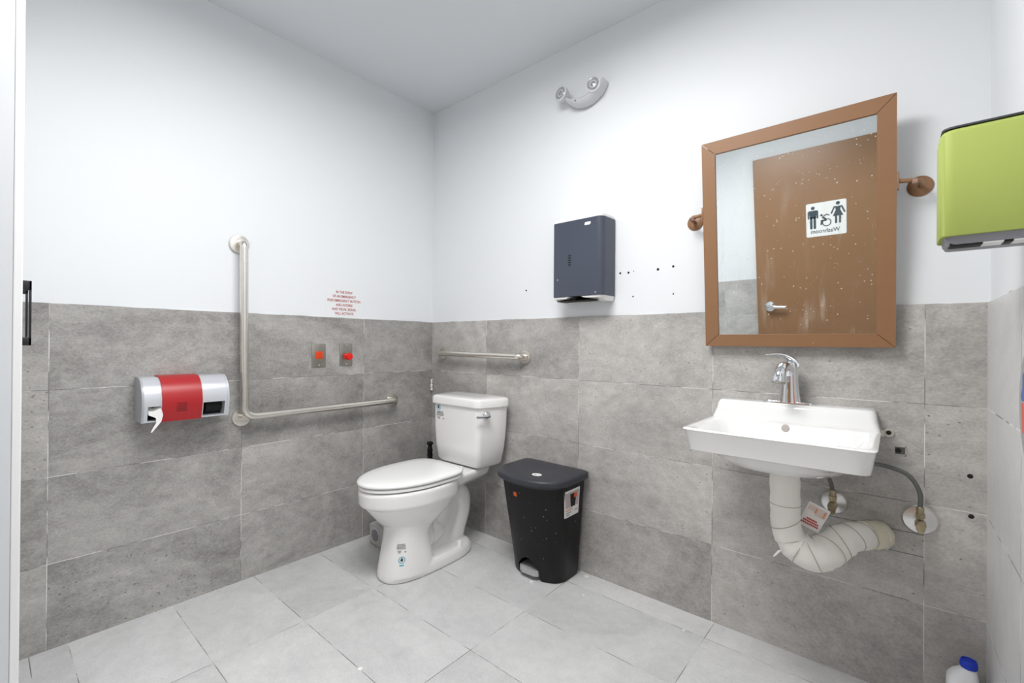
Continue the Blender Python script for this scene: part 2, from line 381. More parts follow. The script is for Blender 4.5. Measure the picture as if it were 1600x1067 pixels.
# ceiling lamp (just outside the frame)
cl = thing('ceiling_lamp', 'square white ceiling lamp panel in the middle of the ceiling', 'ceiling lamp', (1.40, -1.22, HC))
bm = B(); box(bm, 1.02, 1.78, -1.60, -.84, HC-.05, HC, .004); obj('lamp_frame', bm, m_white, cl)
bm = B(); box(bm, 1.05, 1.75, -1.57, -.87, HC-.058, HC-.049, .002); obj('lamp_diffuser', bm, m_diff, cl)

# ------------------------------------------------------------------ white cabinet at the left edge of the frame
cx1, cy1 = .85, -1.7895
cb = thing('tall_cabinet', 'tall white cabinet at the left edge, with black handles', 'cabinet', (.43, -2.1, 0))
bm = B(); box(bm, .004, cx1, DY+.004, cy1-.0143, .0, 2.12); obj('body', bm, m_cab, cb, smooth=False)
for x0, x1, hx in ((.006, .4255, .345), (.4285, cx1, .492)):
    bm = B(); box(bm, x0, x1, cy1-.014, cy1, .04, 2.10, .002); dd = obj('door', bm, m_cabd, cb, smooth=False)
    bm = B(); hz0, hz1 = 1.061, 1.231; hw = .007
    place = lambda u, v, t, hx=hx: Vector((hx+t, cy1+u, v))
    for (z0, z1) in ((hz0, hz0+.021), (hz1-.025, hz1)): box(bm, hx-hw, hx+hw, cy1, cy1+.0295, z0, z1, .001)
    box(bm, hx-hw, hx+hw, cy1+.0245, cy1+.0295, hz0, hz1, .001)
    obj('handle', bm, m_blackm, dd)

# ------------------------------------------------------------------ toilet
TX = .425
tl = thing('toilet', 'white two-piece toilet with closed lid in the corner', 'toilet', (TX, -.42, 0))
ORG[tl.name] = Vector((TX, -.42, 0)); tl.location = (TX+.036, -.440, 0); tl.scale = (1, 1, 1.011)
bm = B()
def egg(yc, hw, front, back, z, nb=2.6, nf=2.0, N=48, x=TX):
    out = []
    for i in range(N):
        a = 2*PI*i/N; c, s = math.cos(a), math.sin(a)
        n = nb if s > 0 else nf
        out.append(Vector((x+hw*sgnpow(c, 2/n), yc+(back if s > 0 else front)*sgnpow(s, 2/n), z)))
    return out
# foot plate
loft(bm, [egg(-.40, 0.108, .258, .25, 0, 3, 2.6, x=TX+.022), egg(-.40, 0.112, .262, .255, .012, 3, 2.6, x=TX+.022), egg(-.40, 0.110, .258, .253, .040, 3, 2.6, x=TX+.022), egg(-.40, 0.098, .24, .24, .058, 3, 2.6, x=TX+.022)])
# pedestal column
loft(bm, [egg(-.50, 0.110, .160, .10, .02, 3, 2.5, x=TX+.022), egg(-.505, 0.106, .148, .09, .06, 3, 2.5, x=TX+.022), egg(-.51, 0.098, .126, .08, .14, 3, 2.5, x=TX+.022), egg(-.515, 0.096, .113, .08, .20, 3, 2.4, x=TX+.022), egg(-.50, 0.102, .125, .10, .25, 3, 2.3, x=TX+.022)])
# bowl
loft(bm, [egg(-.50, .095, .10, .10, .20), egg(-.495, .128, .150, .15, .245), egg(-.485, .156, .200, .19, .29), egg(-.475, .172, .240, .21, .325), egg(-.47, .176, .256, .22, .345)])
loft(bm, [egg(-.47, .179, .262, .22, .338), egg(-.47, .184, .272, .22, .346), egg(-.47, .186, .276, .22, .400), egg(-.47, .180, .268, .21, .412)])
# rear deck that carries the tank
def deck(z, hw0, hw1, y0=-.33, y1=-.045): return [Vector((TX+p[0], p[1], z)) for p in rpoly([(-hw0, y0), (hw0, y0), (hw1, y1), (-hw1, y1)], .03)]
loft(bm, [deck(.345, .11, .075, -.33, -.09), deck(.375, .15, .105), deck(.405, .155, .12), deck(.418, .15, .115)])
# trapway
tube(bm, smoothpath([(TX, -.46, .16), (TX, -.40, .13), (TX, -.335, .17), (TX, -.285, .26), (TX, -.225, .30), (TX, -.175, .26), (TX, -.175, .19), (TX, -.21, .10), (TX, -.23, .03)], 6), [.085]*6+[.07]*6+[.062]*100, 18)
loft(bm, [[Vector((TX+p[0], p[1], z)) for p in rpoly([(-h, -.42), (h, -.42), (h, -.17), (-h, -.17)], .02)] for z, h in ((.03, .045), (.34, .045))])
bowl = obj('bowl', bm, m_porc, tl, ang=180)
rm = bowl.modifiers.new('fuse', 'REMESH'); rm.mode = 'VOXEL'; rm.voxel_size = .005; rm.use_smooth_shade = True
sm = bowl.modifiers.new('soften', 'SMOOTH'); sm.factor = .6; sm.iterations = 7
for sx in (1, -1):
    bm = B(); lathe(bm, (TX+.022+sx*.080, -.26, .052), (0, 0, 1), [(.016, 0), (.016, .018), (.012, .026), (.001, .029)], 20); obj('bolt_cap', bm, m_seat, tl)
# seat and lid
bm = B()
loft(bm, [egg(-.465, .172, .270, .205, .415, 4, 2.0), egg(-.465, .181, .281, .21, .419, 4, 2.0), egg(-.465, .181, .281, .21, .428, 4, 2.0), egg(-.465, .172, .270, .205, .432, 4, 2.0)]); obj('seat', bm, m_seat, tl, ang=60)
bm = B()
loft(bm, [egg(-.465, .172, .270, .20, .4335, 4, 2.0), egg(-.465, .184, .285, .208, .437, 4, 2.0), egg(-.465, .186, .287, .21, .443, 4, 2.0), egg(-.465, .182, .282, .206, .450, 4, 2.0), egg(-.465, .165, .262, .192, .4545, 4, 2.0), egg(-.465, .11, .2, .13, .458, 4, 2.0), egg(-.465, .03, .05, .04, .459, 4, 2.0)]); obj('lid', bm, m_seat, tl, ang=60)
for sx in (1, -1):
    bm = B(); box(bm, TX+sx*.075-.025, TX+sx*.075+.025, -.262, -.232, .416, .442, .006, 3); obj('hinge', bm, m_seat, tl)
# tank
def tank(z, w0, w1, yf, ym, r=.022): return [Vector((TX+p[0], p[1], z)) for p in rpoly([(-w1, -.022), (-w1, ym), (-w0, yf), (w0, yf), (w1, ym), (w1, -.022)], [r, .03, .03, .03, .03, r])]
bm = B()
loft(bm, [tank(.420, .135, .145, -.165, -.06), tank(.428, .152, .166, -.183, -.065), tank(.445, .160, .180, -.194, -.07), tank(.52, .168, .199, -.202, -.072), tank(.62, .172, .212, -.206, -.072), tank(.74, .172, .217, -.207, -.072)])
tk = obj('tank', bm, m_porc, tl, ang=60)
bm = B()
loft(bm, [tank(.735, .172, .219, -.209, -.07), tank(.738, .180, .227, -.218, -.072), tank(.768, .180, .227, -.218, -.072), tank(.777, .176, .223, -.213, -.070), tank(.781, .165, .21, -.20, -.065), tank(.783, .12, .16, -.15, -.055)]); obj('tank_lid', bm, m_porc, tl, ang=60)
# flush lever on the right chamfer
n_ = Vector((.135, -.045, 0)).normalized(); pc = Vector((TX+.172+.018, -.207+.045, .700)); tt = Vector((0, 0, 1)).cross(n_)
bm = B(); lathe(bm, pc-n_*.004, n_, [(.021, 0), (.021, .008), (.017, .015), (.009, .018), (.009, .028)], 24)
q = pc+n_*.026
tube(bm, [q+tt*.006, q-tt*.012-Vector((0, 0, .001)), q-tt*.035-Vector((0, 0, .003)), q-tt*.066-Vector((0, 0, .002))], [.010, .010, .007, .006], 12)
obj('flush_lever', bm, m_chrome, tl)
# small printed stickers
def decal(pl, name, parent):
    bm = B()
    for i, (z, w_) in enumerate(((.030, .020), (.0245, .024), (.019, .0235), (.0135, .024), (.005, .010), (-.0005, .008))):
        x = -.008 if i >= 4 else -.002
        n = max(3, int(w_/.0035)); x0 = x-w_*.7; dx = w_*1.4/n
        for k in range(n):
            for h0 in (0, .0014):
                prism(bm, [(x0+k*dx, z+h0), (x0+(k+.78)*dx, z+h0), (x0+(k+.78)*dx, z+h0+.0013), (x0+k*dx, z+h0+.0013)], pl, 0, .0004)
    prism(bm, [(.011, .0), (.016, 0), (.016, .005), (.011, .005)], pl, 0, .0004)
    return obj(name, bm, m_greyink, parent, smooth=False)
def drop(pl, parent):
    bm = B()
    for i in range(14):
        a0 = 2*PI*i/14+.1; a1 = a0+.33
        prism(bm, [(.013*math.cos(a0), .013*math.sin(a0)), (.013*math.cos(a1), .013*math.sin(a1)), (.0095*math.cos(a1), .0095*math.sin(a1)), (.0095*math.cos(a0), .0095*math.sin(a0))], pl, 0, .0003)
    prism(bm, [(-.008, -.022), (.008, -.022), (.008, -.017), (-.008, -.017)], pl, 0, .0003)
    a = obj('water_drop_sticker', bm, m_blueink, parent, smooth=False)
    bm = B(); prism(bm, [(.005*math.cos(t), .005*math.sin(t)) for t in [PI*(-1+2*i/12)*.78-PI/2 for i in range(13)]]+[(0, .010)], pl, 0, .0005)
    obj('drop_mark', bm, m_darkink, a, smooth=False)
# ------------------------------------------------------------------ pedal bin
BX = .965
pb = thing('pedal_bin', 'black plastic step-on trash bin beside the toilet', 'trash bin', (BX, -.15, 0))
def D(z, hw, yb, yf, bulge, N=20, cut=None, xo=0):
    """flat back at yb, sides run forward, front bulges to yf"""
    pts = [(-hw+.02, yb), (-hw, yb-.02)]
    ys = yf+bulge
    out = [Vector((BX+xo+hw-.02, yb, z)), Vector((BX+xo+hw-.006, yb-.006, z)), Vector((BX+xo+hw, yb-.02, z)), Vector((BX+xo+hw, (yb-.02+ys)/2, z))]
    for i in range(N+1):
        a = PI*i/N; out.append(Vector((BX+xo+hw*sgnpow(math.cos(a), .85), ys-bulge*sgnpow(math.sin(a), .85), z)))
    out += [Vector((BX+xo-hw, (yb-.02+ys)/2, z)), Vector((BX+xo-hw, yb-.02, z)), Vector((BX+xo-hw+.006, yb-.006, z)), Vector((BX+xo-hw+.02, yb, z))]
    return out
bm = B()
loft(bm, [D(0, .134, -.020, -.205, .09), D(.012, .140, -.017, -.212, .09), D(.2, .153, -.016, -.245, .105), D(.455, .172, -.015, -.295, .13)])
bd = obj('body', bm, m_bin, pb, ang=50)
# pedal recess cut into the foot
bmc = B(); ax = .955
pts = [(ax-.062, -.01)]+[(ax-.062+.124*(i/10), .050+.048*math.sin(PI*i/10)) for i in range(11)]+[(ax+.062, -.01)]
loft(bmc, [[Vector((p[0], y, p[1])) for p in pts] for y in (-.26, -.150)])
bmesh.ops.recalc_face_normals(bmc, faces=bmc.faces)
def cut_with(target, bmc, org):
    me = bpy.data.meshes.new('cutter'); bmesh.ops.translate(bmc, verts=bmc.verts, vec=-org); bmc.to_mesh(me); bmc.free(); me.materials.append(target.data.materials[0])
    c = bpy.data.objects.new('cutter', me); C.objects.link(c); c.location = org
    md = target.modifiers.new('cut', 'BOOLEAN'); md.object = c; md.solver = 'EXACT'
    bpy.context.view_layer.update()
    new = bpy.data.meshes.new_from_object(target.evaluated_get(bpy.context.evaluated_depsgraph_get()))
    target.modifiers.clear(); target.data = new; bpy.data.objects.remove(c)
    return target
cut_with(bd, bmc, ORG[pb.name])
bm = B(); loft(bm, [[Vector((p[0], p[1], z)) for p in rpoly([(ax-.056, -.150), (ax+.056, -.150), (ax+.054, -.216), (ax+.03, -.226), (ax-.03, -.226), (ax-.054, -.214)], .012)] for z in (.022, .044, .048)]); obj('pedal', bm, mat('grey_worn_pedal', (.50, .50, .51), .4, metal=.2, var=(60, .2)), pb)
bm = B()
loft(bm, [D(.445, .176, -.013, -.300, .135), D(.455, .177, -.013, -.301, .135), D(.4555, .187, -.011, -.316, .145), D(.460, .190, -.010, -.322, .15), D(.476, .190, -.010, -.322, .15), D(.483, .186, -.012, -.318, .148), D(.4865, .172, -.02, -.30, .14), D(.488, .10, -.08, -.22, .08)]); obj('lid', bm, m_binlid, pb, ang=50)
bm = B(); lathe(bm, (1.015, -.235, .4884), (0, 0, 1), [(.024, 0), (.024, .0012)], 28, sx=1, sy=.8, up=(0, 1, 0)); ls = obj('white_sticker', bm, m_label, pb)
bm = B(); lathe(bm, (1.010, -.240, .4896), (0, 0, 1), [(.004, 0), (.004, .0004)], 12); obj('logo_print', bm, m_greyink, ls)
# stickers on the front, wrapped by projection along -y onto the outline
def bin_front(x, z, t, off=.0012):
    k_ = z/.445
    f = lambda a, b, c, d_: a+(b-a)*min(1, max(0, k_))
    # interpolate between the two upper rings
    q = min(1, max(0, (z-.2)/.245)); hw = .153+.017*q; yf = -.245-.047*q; bu = .105+.025*q
    c = max(-1, min(1, (x-BX)/hw)); a = math.acos(sgnpow(c, 1/.85)); return Vector((x, yf+bu-bu*sgnpow(math.sin(a), .85)-off-t, z))
bm = B()
def patch(bm, x0, x1, z0, z1, nx=8, nz=6, off=.0012, mi=0):
    rows = [[bm.verts.new(bin_front(x0+(x1-x0)*i/nx, z0+(z1-z0)*j/nz, 0, off)) for i in range(nx+1)] for j in range(nz+1)]
    for j in range(nz):
        for i in range(nx): bm.faces.new((rows[j][i], rows[j][i+1], rows[j+1][i+1], rows[j+1][i])).material_index = mi
patch(bm, .918, .938, .385, .405, 3, 3); obj('orange_sticker', bm, m_orange, pb)
def flank(t, z, off):      # t runs from the front bulge (0) back along the right side (1)
    q = (z-.2)/.245; hw = .153+.017*q; bu = .105+.025*q; ys = -.245-.047*q+bu
    if t < .2:
        a = math.radians(11*(1-t/.2)); return Vector((BX+hw*math.cos(a)**.85+off, ys-bu*math.sin(a)**.85, z))
    return Vector((BX+hw+off, ys+(t-.2)/.8*(-.066-ys), z))
def fpatch(bm, t0, t1, z0, z1, nx=8, nz=4, off=.0012):
    rows = [[bm.verts.new(flank(t0+(t1-t0)*i/nx, z0+(z1-z0)*j/nz, off)) for i in range(nx+1)] for j in range(nz+1)]
    for j in range(nz):
        for i in range(nx): bm.faces.new((rows[j][i], rows[j][i+1], rows[j+1][i+1], rows[j+1][i]))
bm = B(); fpatch(bm, 0, 1, .302, .424, 15, 6, .0012); lb = obj('product_label', bm, m_label, pb)
bm = B(); fpatch(bm, .05, .93, .345, .414, 15, 4, .0016); obj('picture_ground', bm, mat('mauve_print', (.50, .42, .44), .5), lb)
bm = B()
rows = [[bm.verts.new(flank(.53+(u_-.5)*w2, z_, .0021)) for u_ in (0, .25, .5, .75, 1)] for z_, w2 in ((.345, .30), (.37, .38), (.405, .44))]
for j in range(2):
    for i in range(4): bm.faces.new((rows[j][i], rows[j][i+1], rows[j+1][i+1], rows[j+1][i]))
obj('bin_picture', bm, m_black, lb)
bm = B(); fpatch(bm, .58, .78, .383, .405, 3, 2, .0026); obj('orange_mark', bm, m_orange, lb)
bm = B(); fpatch(bm, .06, .50, .330, .340, 6, 1, .0018); obj('pink_print', bm, m_paleink, lb)
for t0, t1, z in ((.08, .42, .320), (.66, .90, .322), (.08, .30, .310), (.82, .92, .405)):
    bm = B(); fpatch(bm, t0, t1, z, z+.004, 4, 1, .0018); obj('small_print', bm, m_greyink, lb)

# ------------------------------------------------------------------ plunger / brush behind the toilet
pg = thing('toilet_brush', 'black brush handle standing between toilet tank and left wall', 'toilet brush', (.090, -.085, 0))
bm = B(); lathe(bm, (.090, -.085, 0), (0, 0, 1), [(.045, 0), (.05, .01), (.045, .11), (.038, .13), (.02, .135)], 28); obj('holder', bm, m_black, pg)
bm = B(); lathe(bm, (.090, -.085, .13), (0, 0, 1), [(.010, 0), (.010, .20), (.016, .21)]+[(x, .22+.012*i) for i, x in enumerate((.017, .014, .017, .014, .017, .014, .017, .0145))]+[(.012, .318), (.010, .322), (.018, .330), (.020, .338), (.014, .345), (.002, .347)], 24); obj('handle', bm, m_black, pg)

# ------------------------------------------------------------------ grey box behind toilet foot
fb = thing('plastic_box', 'small frosted grey plastic box with round front, on floor behind toilet', 'box', (.15, -.44, 0))
bm = B(); box(bm, .090, .215, -.495, -.385, 0, .108, .008, 3); obj('case', bm, m_haze, fb)
bm = B(); lathe(bm, (.148, -.495, .056), (0, -1, 0), [(.043, -.001), (.043, .003), (.036, .005), (.034, .0015), (.001, .0015)], 32); rg = obj('ring', bm, mat('pale_ring_plastic', (.58, .58, .57), .3), fb)
bm = B(); lathe(bm, (.148, -.4965, .056), (0, -1, 0), [(.031, 0), (.030, .002), (.006, .003), (.005, .005), (.001, .005)], 32); obj('disc', bm, mat('grey_disc_plastic', (.24, .24, .26), .4, var=(70, .25)), rg)

# ------------------------------------------------------------------ grab bars
def flange(bm, p, n, r=.040):
    lathe(bm, p, n, [(r, 0), (r, .005), (r*.95, .009), (r*.62, .011)], 36)
gb = thing('grab_bar', 'large L-shaped stainless grab bar on the left wall', 'grab bar', (0, -1.09, .74))
bm = B(); OFF = .058; RB = .0165
tube(bm, fillet([(.004, -1.104, 1.508), (OFF, -1.104, 1.508), (OFF, -1.097, .742), (OFF, -.305, .742), (.004, -.300, .742)], [.035, .055, .04], 10), RB, 20)
tube(bm, fillet([(.004, -1.090, .737), (OFF-.008, -1.088, .742)], .01), RB*.95, 18)
obj('bar', bm, m_steel, gb)
for p in ((0, -1.104, 1.508), (0, -1.090, .735), (0, -.298, .738)):
    bm = B(); flange(bm, p, (1, 0, 0)); obj('wall_flange', bm, m_steel, gb)
g2 = thing('grab_bar', 'short straight stainless grab bar on the wall above the toilet tank', 'grab bar', (.43, 0, 1.005))
bm = B(); tube(bm, fillet([(.112, -.004, 1.008), (.112, -.052, 1.010), (.757, -.052, 1.006), (.757, -.004, 1.003)], [.03, .03], 8), .0155, 20); obj('bar', bm, m_steel, g2)
for x, z in ((.112, 1.008), (.757, 1.003)):
    bm = B(); flange(bm, (x, 0, z), (0, -1, 0), .037); obj('wall_flange', bm, m_steel, g2)

# ------------------------------------------------------------------ toilet roll dispenser
td = thing('toilet_paper_dispenser', 'silver twin toilet paper dispenser with red band, on left wall', 'toilet paper dispenser', (0, -1.32, .85))
Y0, Y1 = -1.462, -1.176; Z0, Z1 = .768, .934
def prof(o=0, nb=10):
    P = [(0.0, Z1+o)]
    cxx, czz, rx, rz = .045, .84, .078+o, .094+o      # rounded front
    for i in range(nb+1):
        a = PI/2-(PI*.5+.35)*i/nb; P.append((cxx+rx*math.cos(a), czz+rz*math.sin(a)))
    P.append((.108+o*.5, Z0-o*.5)); P.append((.0, Z0-o*.5)); return P
def ext(bm, P, y0, y1, mi=0): loft(bm, [[Vector((p[0], y, p[1])) for p in P] for y in (y0, y1)], mi=mi)
bm = B(); ext(bm, prof(), Y0+.004, Y1-.004); bdy = obj('body', bm, m_silver, td, ang=35)
# openings
for y0, y1, z0, z1 in ((Y0+.018, -1.405, Z0+.006, .828), (-1.268, Y1-.016, Z0+.006, .829)):
    bmc = B(); box(bmc, .060, .16, y0, y1, z0, z1); cut_with(bdy, bmc, ORG[td.name])
for y in (Y0, Y1-.007):
    bm = B(); ext(bm, prof(.0015), y, y+.007); obj('end_cap', bm, mat('grey_end_cap', (.42, .43, .46), .35) if y == Y0 else m_silver, td, ang=35)
bm = B(); box(bm, .050, .0605, Y0+.018, -1.405, Z0+.004, .830); obj('dark_interior', bm, m_void, td, smooth=False)
bm = B(); box(bm, .050, .0605, -1.268, Y1-.016, Z0+.004, .831); obj('dark_interior', bm, m_void, td, smooth=False)
bm = B(); lathe(bm, (.066, -1.250, .808), (0, 1, 0), [(.024, 0), (.024, .055)], 24); obj('spindle', bm, m_void, td)
bm = B(); P = prof(.0045, 16); ext(bm, P, -1.402, -1.272); band = obj('red_band', bm, m_red, td, ang=35)
bm = B()
for i in range(5):
    a = -.06-.075*i; x = .045+.0827*math.cos(a); z = .84+.0987*math.sin(a)
    box(bm, x-.004, x+.0006, -1.357, -1.323, z-.0016, z+.0016)
obj('vent_slots', bm, mat('dark_red_slot', (.16, .004, .006), .6), band, smooth=False)
bm = B()
sh = [[(.088, -1.440, .826), (.090, -1.424, .820), (.092, -1.406, .828)], [(.108, -1.441, .812), (.112, -1.424, .808), (.116, -1.405, .822)], [(.112, -1.441, .797), (.118, -1.424, .792), (.124, -1.403, .812)],
      [(.120, -1.420, .785), (.125, -1.410, .782), (.128, -1.400, .795)], [(.126, -1.420, .768), (.130, -1.414, .765), (.132, -1.406, .772)], [(.129, -1.431, .748), (.131, -1.427, .746), (.133, -1.421, .752)], [(.130, -1.437, .735), (.131, -1.435, .733), (.132, -1.432, .736)]]
loft(bm, [[Vector(p) for p in r] for r in sh], False, False, closed=False); tp = obj('paper_tail', bm, m_paper, td)
so = tp.modifiers.new('thick', 'SOLIDIFY'); so.thickness = .0012

# ------------------------------------------------------------------ wall plates and notice
def plate(bm, y, z): box(bm, 0.0, .005, y-.036, y+.036, z-.059, z+.059, .002, 2)
s1 = thing('indicator_plate', 'steel wall plate with a square orange indicator lamp', 'switch plate', (0, -.737, 1.006))
bm = B(); plate(bm, -.737, 1.006); obj('plate', bm, m_steel2, s1)
bm = B(); box(bm, .004, .0075, -.737-.019, -.737+.019, .988, 1.026, .001); obj('indicator_lamp', bm, mat('orange_red_lens', (.72, .06, .01), .25), s1)
for z in (.957, 1.055):
    bm = B(); lathe(bm, (.005, -.737, z), (1, 0, 0), [(.0045, 0), (.004, .0018), (.001, .002)], 14); obj('screw', bm, m_chrome, s1)
s2 = thing('emergency_button', 'steel wall plate with a round red push button', 'switch plate', (0, -.588, 1.006))
bm = B(); plate(bm, -.588, 1.008); obj('plate', bm, m_steel2, s2)
bm = B(); lathe(bm, (.005, -.588, .998), (1, 0, 0), [(.016, 0), (.016, .006), (.011, .008), (.011, .022), (.019, .024), (.0195, .034), (.016, .040), (.004, .042)], 28); obj('push_button', bm, m_redb, s2)
for z in (.958, 1.058):
    bm = B(); lathe(bm, (.005, -.588, z), (1, 0, 0), [(.0045, 0), (.004, .0018), (.001, .002)], 14); obj('screw', bm, m_chrome, s2)
bm = B()
for j, (z, w_) in enumerate(((1.046, .040), (1.037, .034), (1.028, .040))):
    box(bm, .005, .0054, -.588-w_/2, -.588+w_/2, z-.0022, z+.0018)
obj('engraved_lines', bm, m_greyink, s2, smooth=False)
nt_ = thing('wall_notice', 'red lettered emergency notice on white wall above the button plates', 'notice', (0, -.5955, 1.28))
bm = B()
for i, s in enumerate(('IN THE EVENT', 'OF AN EMERGENCY', 'PUSH EMERGENCY BUTTON', 'AND AUDIBLE', 'AND VISUAL SIGNAL', 'WILL ACTIVATE')):
    text_bm(bm, s, .0185, lambda x, y, z, i=i: Vector((-PT+.0009+z, -.5955+x, 1.332-.0225*i+y)), sx=.80, bold=.0003)
obj('lettering', bm, mat('faded_red_ink', (.45, .10, .09), .6), nt_, smooth=False)
bm = B(); box(bm, -PT, -PT+.0005, -.5955-.105, -.5955+.105, 1.2075, 1.354); obj('sheet', bm, mat('clear_label_film', (.80, .82, .84), .5), nt_, smooth=False)

# ------------------------------------------------------------------ navy paper towel dispenser
nd = thing('paper_towel_dispenser', 'navy and white paper towel dispenser on the back wall', 'paper towel dispenser', (1.13, 0, 1.45))
X0, X1 = 1.008, 1.266; ZB, ZT = 1.262, 1.652
def nprof(z, o=0, yf=-.103, rr=.03, rl=.008): return [Vector((p[0], p[1], z)) for p in rpoly([(X0-o, 0), (X0-o, yf-o), (X1+o-.006, yf-o), (X1+o, 0)], [.002, rl, rr, .002], 8)]
bm = B(); loft(bm, [nprof(ZB+.006, -.006, -.085), nprof(ZB+.02, -.001), nprof(ZT-.004, -.001), nprof(ZT, -.006)]); hs = obj('housing', bm, m_white, nd, ang=35)
bmc = B(); pts = [(1.028, 0), (1.075, .006), (1.118, .030), (1.165, .010), (1.225, 0), (1.225, -.03), (1.028, -.03)]
loft(bmc, [[Vector((p[0], y, ZB+.0125+p[1])) for p in pts] for y in (-.14, -.03)]); cut_with(hs, bmc, ORG[nd.name])
bm = B(); box(bm, 1.02, 1.235, -.095, -.03, ZB+.008, ZB+.010); box(bm, 1.02, 1.235, -.031, -.029, ZB+.008, ZB+.05); obj('dark_slot', bm, m_void, nd, smooth=False)
bm = B(); loft(bm, [nprof(ZB+.028, .0015), nprof(ZB+.029, .003), nprof(ZT-.018, .003), nprof(ZT-.016, .0015)]); cv = obj('cover', bm, m_navy, nd, ang=35)
bm = B()
for i in range(5): box(bm, 1.088, 1.103, -.1065, -.104, 1.432+.0105*i, 1.438+.0105*i)
obj('vent_slots', bm, m_void, cv, smooth=False)
bm = B(); prism(bm, rpoly([(1.173, 1.604), (1.203, 1.604), (1.206, 1.617), (1.176, 1.617)], .004), lambda u, v, t: Vector((u, -.106-t, v)), 0, .0006); obj('logo_badge', bm, m_label, cv, smooth=False)

# ------------------------------------------------------------------ emergency light
el = thing('emergency_light', 'small white twin-head emergency light high on the back wall', 'emergency light', (1.105, 0, 2.24))
bm = B(); N = 24
def arcp(i, ro, ri, c=(1.108, 2.325)):
    a = math.radians(205+130*i/N); return a
rows = []
for i in range(N+1):
    a = math.radians(203+134*i/N); th = .012*math.sin(PI*i/N)**.6+.003
    cxm, czm = 1.118+.118*math.cos(a), 2.316+.118*math.sin(a)*.92
    nx, nz = math.cos(a), math.sin(a); dep = .050+.012*math.sin(PI*i/N)
    rows.append([Vector((cxm+nx*s*th, -y, czm+nz*s*th)) for s, y in ((1, 0), (1, dep*.6), (.7, dep*.9), (0, dep), (-.7, dep*.9), (-1, dep*.6), (-1, 0))])
loft(bm, rows); obj('housing', bm, m_lightp, el, ang=50)
bm = B(); box(bm, 1.088, 1.096, -.0645, -.05, 2.205, 2.211, .001); obj('test_button', bm, m_greyp, el)
for (x, z, dr) in ((1.014, 2.269, (-.12, -.8, .05)), (1.181, 2.252, (.12, -.8, -.02))):
    bm = B(); dv = Vector(dr).normalized(); p = Vector((x, -.028, z))
    lathe(bm, p, dv, [(.012, -.02), (.026, 0), (.034, .022), (.036, .034), (.033, .036)], 30); hd = obj('lamp_head', bm, m_lightp, el)
    bm = B(); lathe(bm, p+dv*.0335, dv, [(.032, 0), (.026, .004), (.014, .002), (.010, .004), (.001, .005)], 30); ln = obj('lens', bm, m_lens, hd)
    bm = B(); lathe(bm, p+dv*.037, dv, [(.009, 0), (.007, .004), (.001, .005)], 16); obj('bulb', bm, m_greyp, ln) if False else bm.free()

# ------------------------------------------------------------------ mirror
mr = thing('tilted_mirror', 'large brown-framed mirror tilted forward above the sink', 'mirror', (1.954, -.035, 1.07))
th = math.radians(5.0); MC = Vector((1.954, -.034, 1.0705)); MW, MH = .558, .757
ux, uz, un = Vector((1, 0, 0)), Vector((0, -math.sin(th), math.cos(th))), Vector((0, -math.cos(th), -math.sin(th)))
def mp_(u, v, t): return MC+ux*u+uz*v+un*t      # t toward the room, front face t = 0
fw = .046; h = MW/2
bm = B()
o = [(-h, 0), (h, 0), (h, MH), (-h, MH)]; i_ = [(-h+fw, fw-.003), (h-fw, fw-.003), (h-fw, MH-fw), (-h+fw, MH-fw)]
for k in range(4):
    j = (k+1) % 4; g = .0004
    q = [o[k], o[j], i_[j], i_[k]]; c = (sum(p[0] for p in q)/4, sum(p[1] for p in q)/4)
    q = [(p[0]+(c[0]-p[0])*.0012, p[1]+(c[1]-p[1])*.004) if k % 2 else (p[0]+(c[0]-p[0])*.002, p[1]+(c[1]-p[1])*.002) for p in q]
    prism(bm, q, mp_, -.018, 0)
obj('frame', bm, m_brown, mr, smooth=False)
bm = B(); prism(bm, [(-h+fw-.004, fw-.007), (h-fw+.004, fw-.007), (h-fw+.004, MH-fw+.004), (-h+fw-.004, MH-fw+.004)], mp_, -.012, -.007); obj('glass', bm, m_mir, mr, smooth=False)
bm = B(); prism(bm, [(-h+fw*.4, fw*.4), (h-fw*.4, fw*.4), (h-fw*.4, MH-fw*.4), (-h+fw*.4, MH-fw*.4)], mp_, -.0175, -.013); obj('backing', bm, m_void, mr, smooth=False)
for sx, wx in ((1, 2.288), (-1, 1.620)):
    e = mp_(sx*(h+.001), .50, -.009)
    bm = B(); lathe(bm, (wx, PT, 1.563), (0, -1, 0), [(.031, 0), (.031, .003), (.027, .006), (.008, .008)], 30)
    tube(bm, fillet([(wx, 0, 1.563), (wx, e.y*.95, 1.563), (e.x+sx*.003, e.y, e.z)], .02, 6), .0065, 12)
    box(bm, min(e.x, e.x+sx*.005), max(e.x, e.x+sx*.005), e.y-.009, e.y+.009, e.z-.026, e.z+.026, .001)
    bk = obj('bracket', bm, m_brown, mr)
    bm = B(); 
    p0 = Vector((wx-sx*.022, e.y, 1.563)); tube(bm, [p0, p0+Vector((sx*.012, .004, 0))], .0072, 12); obj('worn_joint', bm, m_copper, bk)

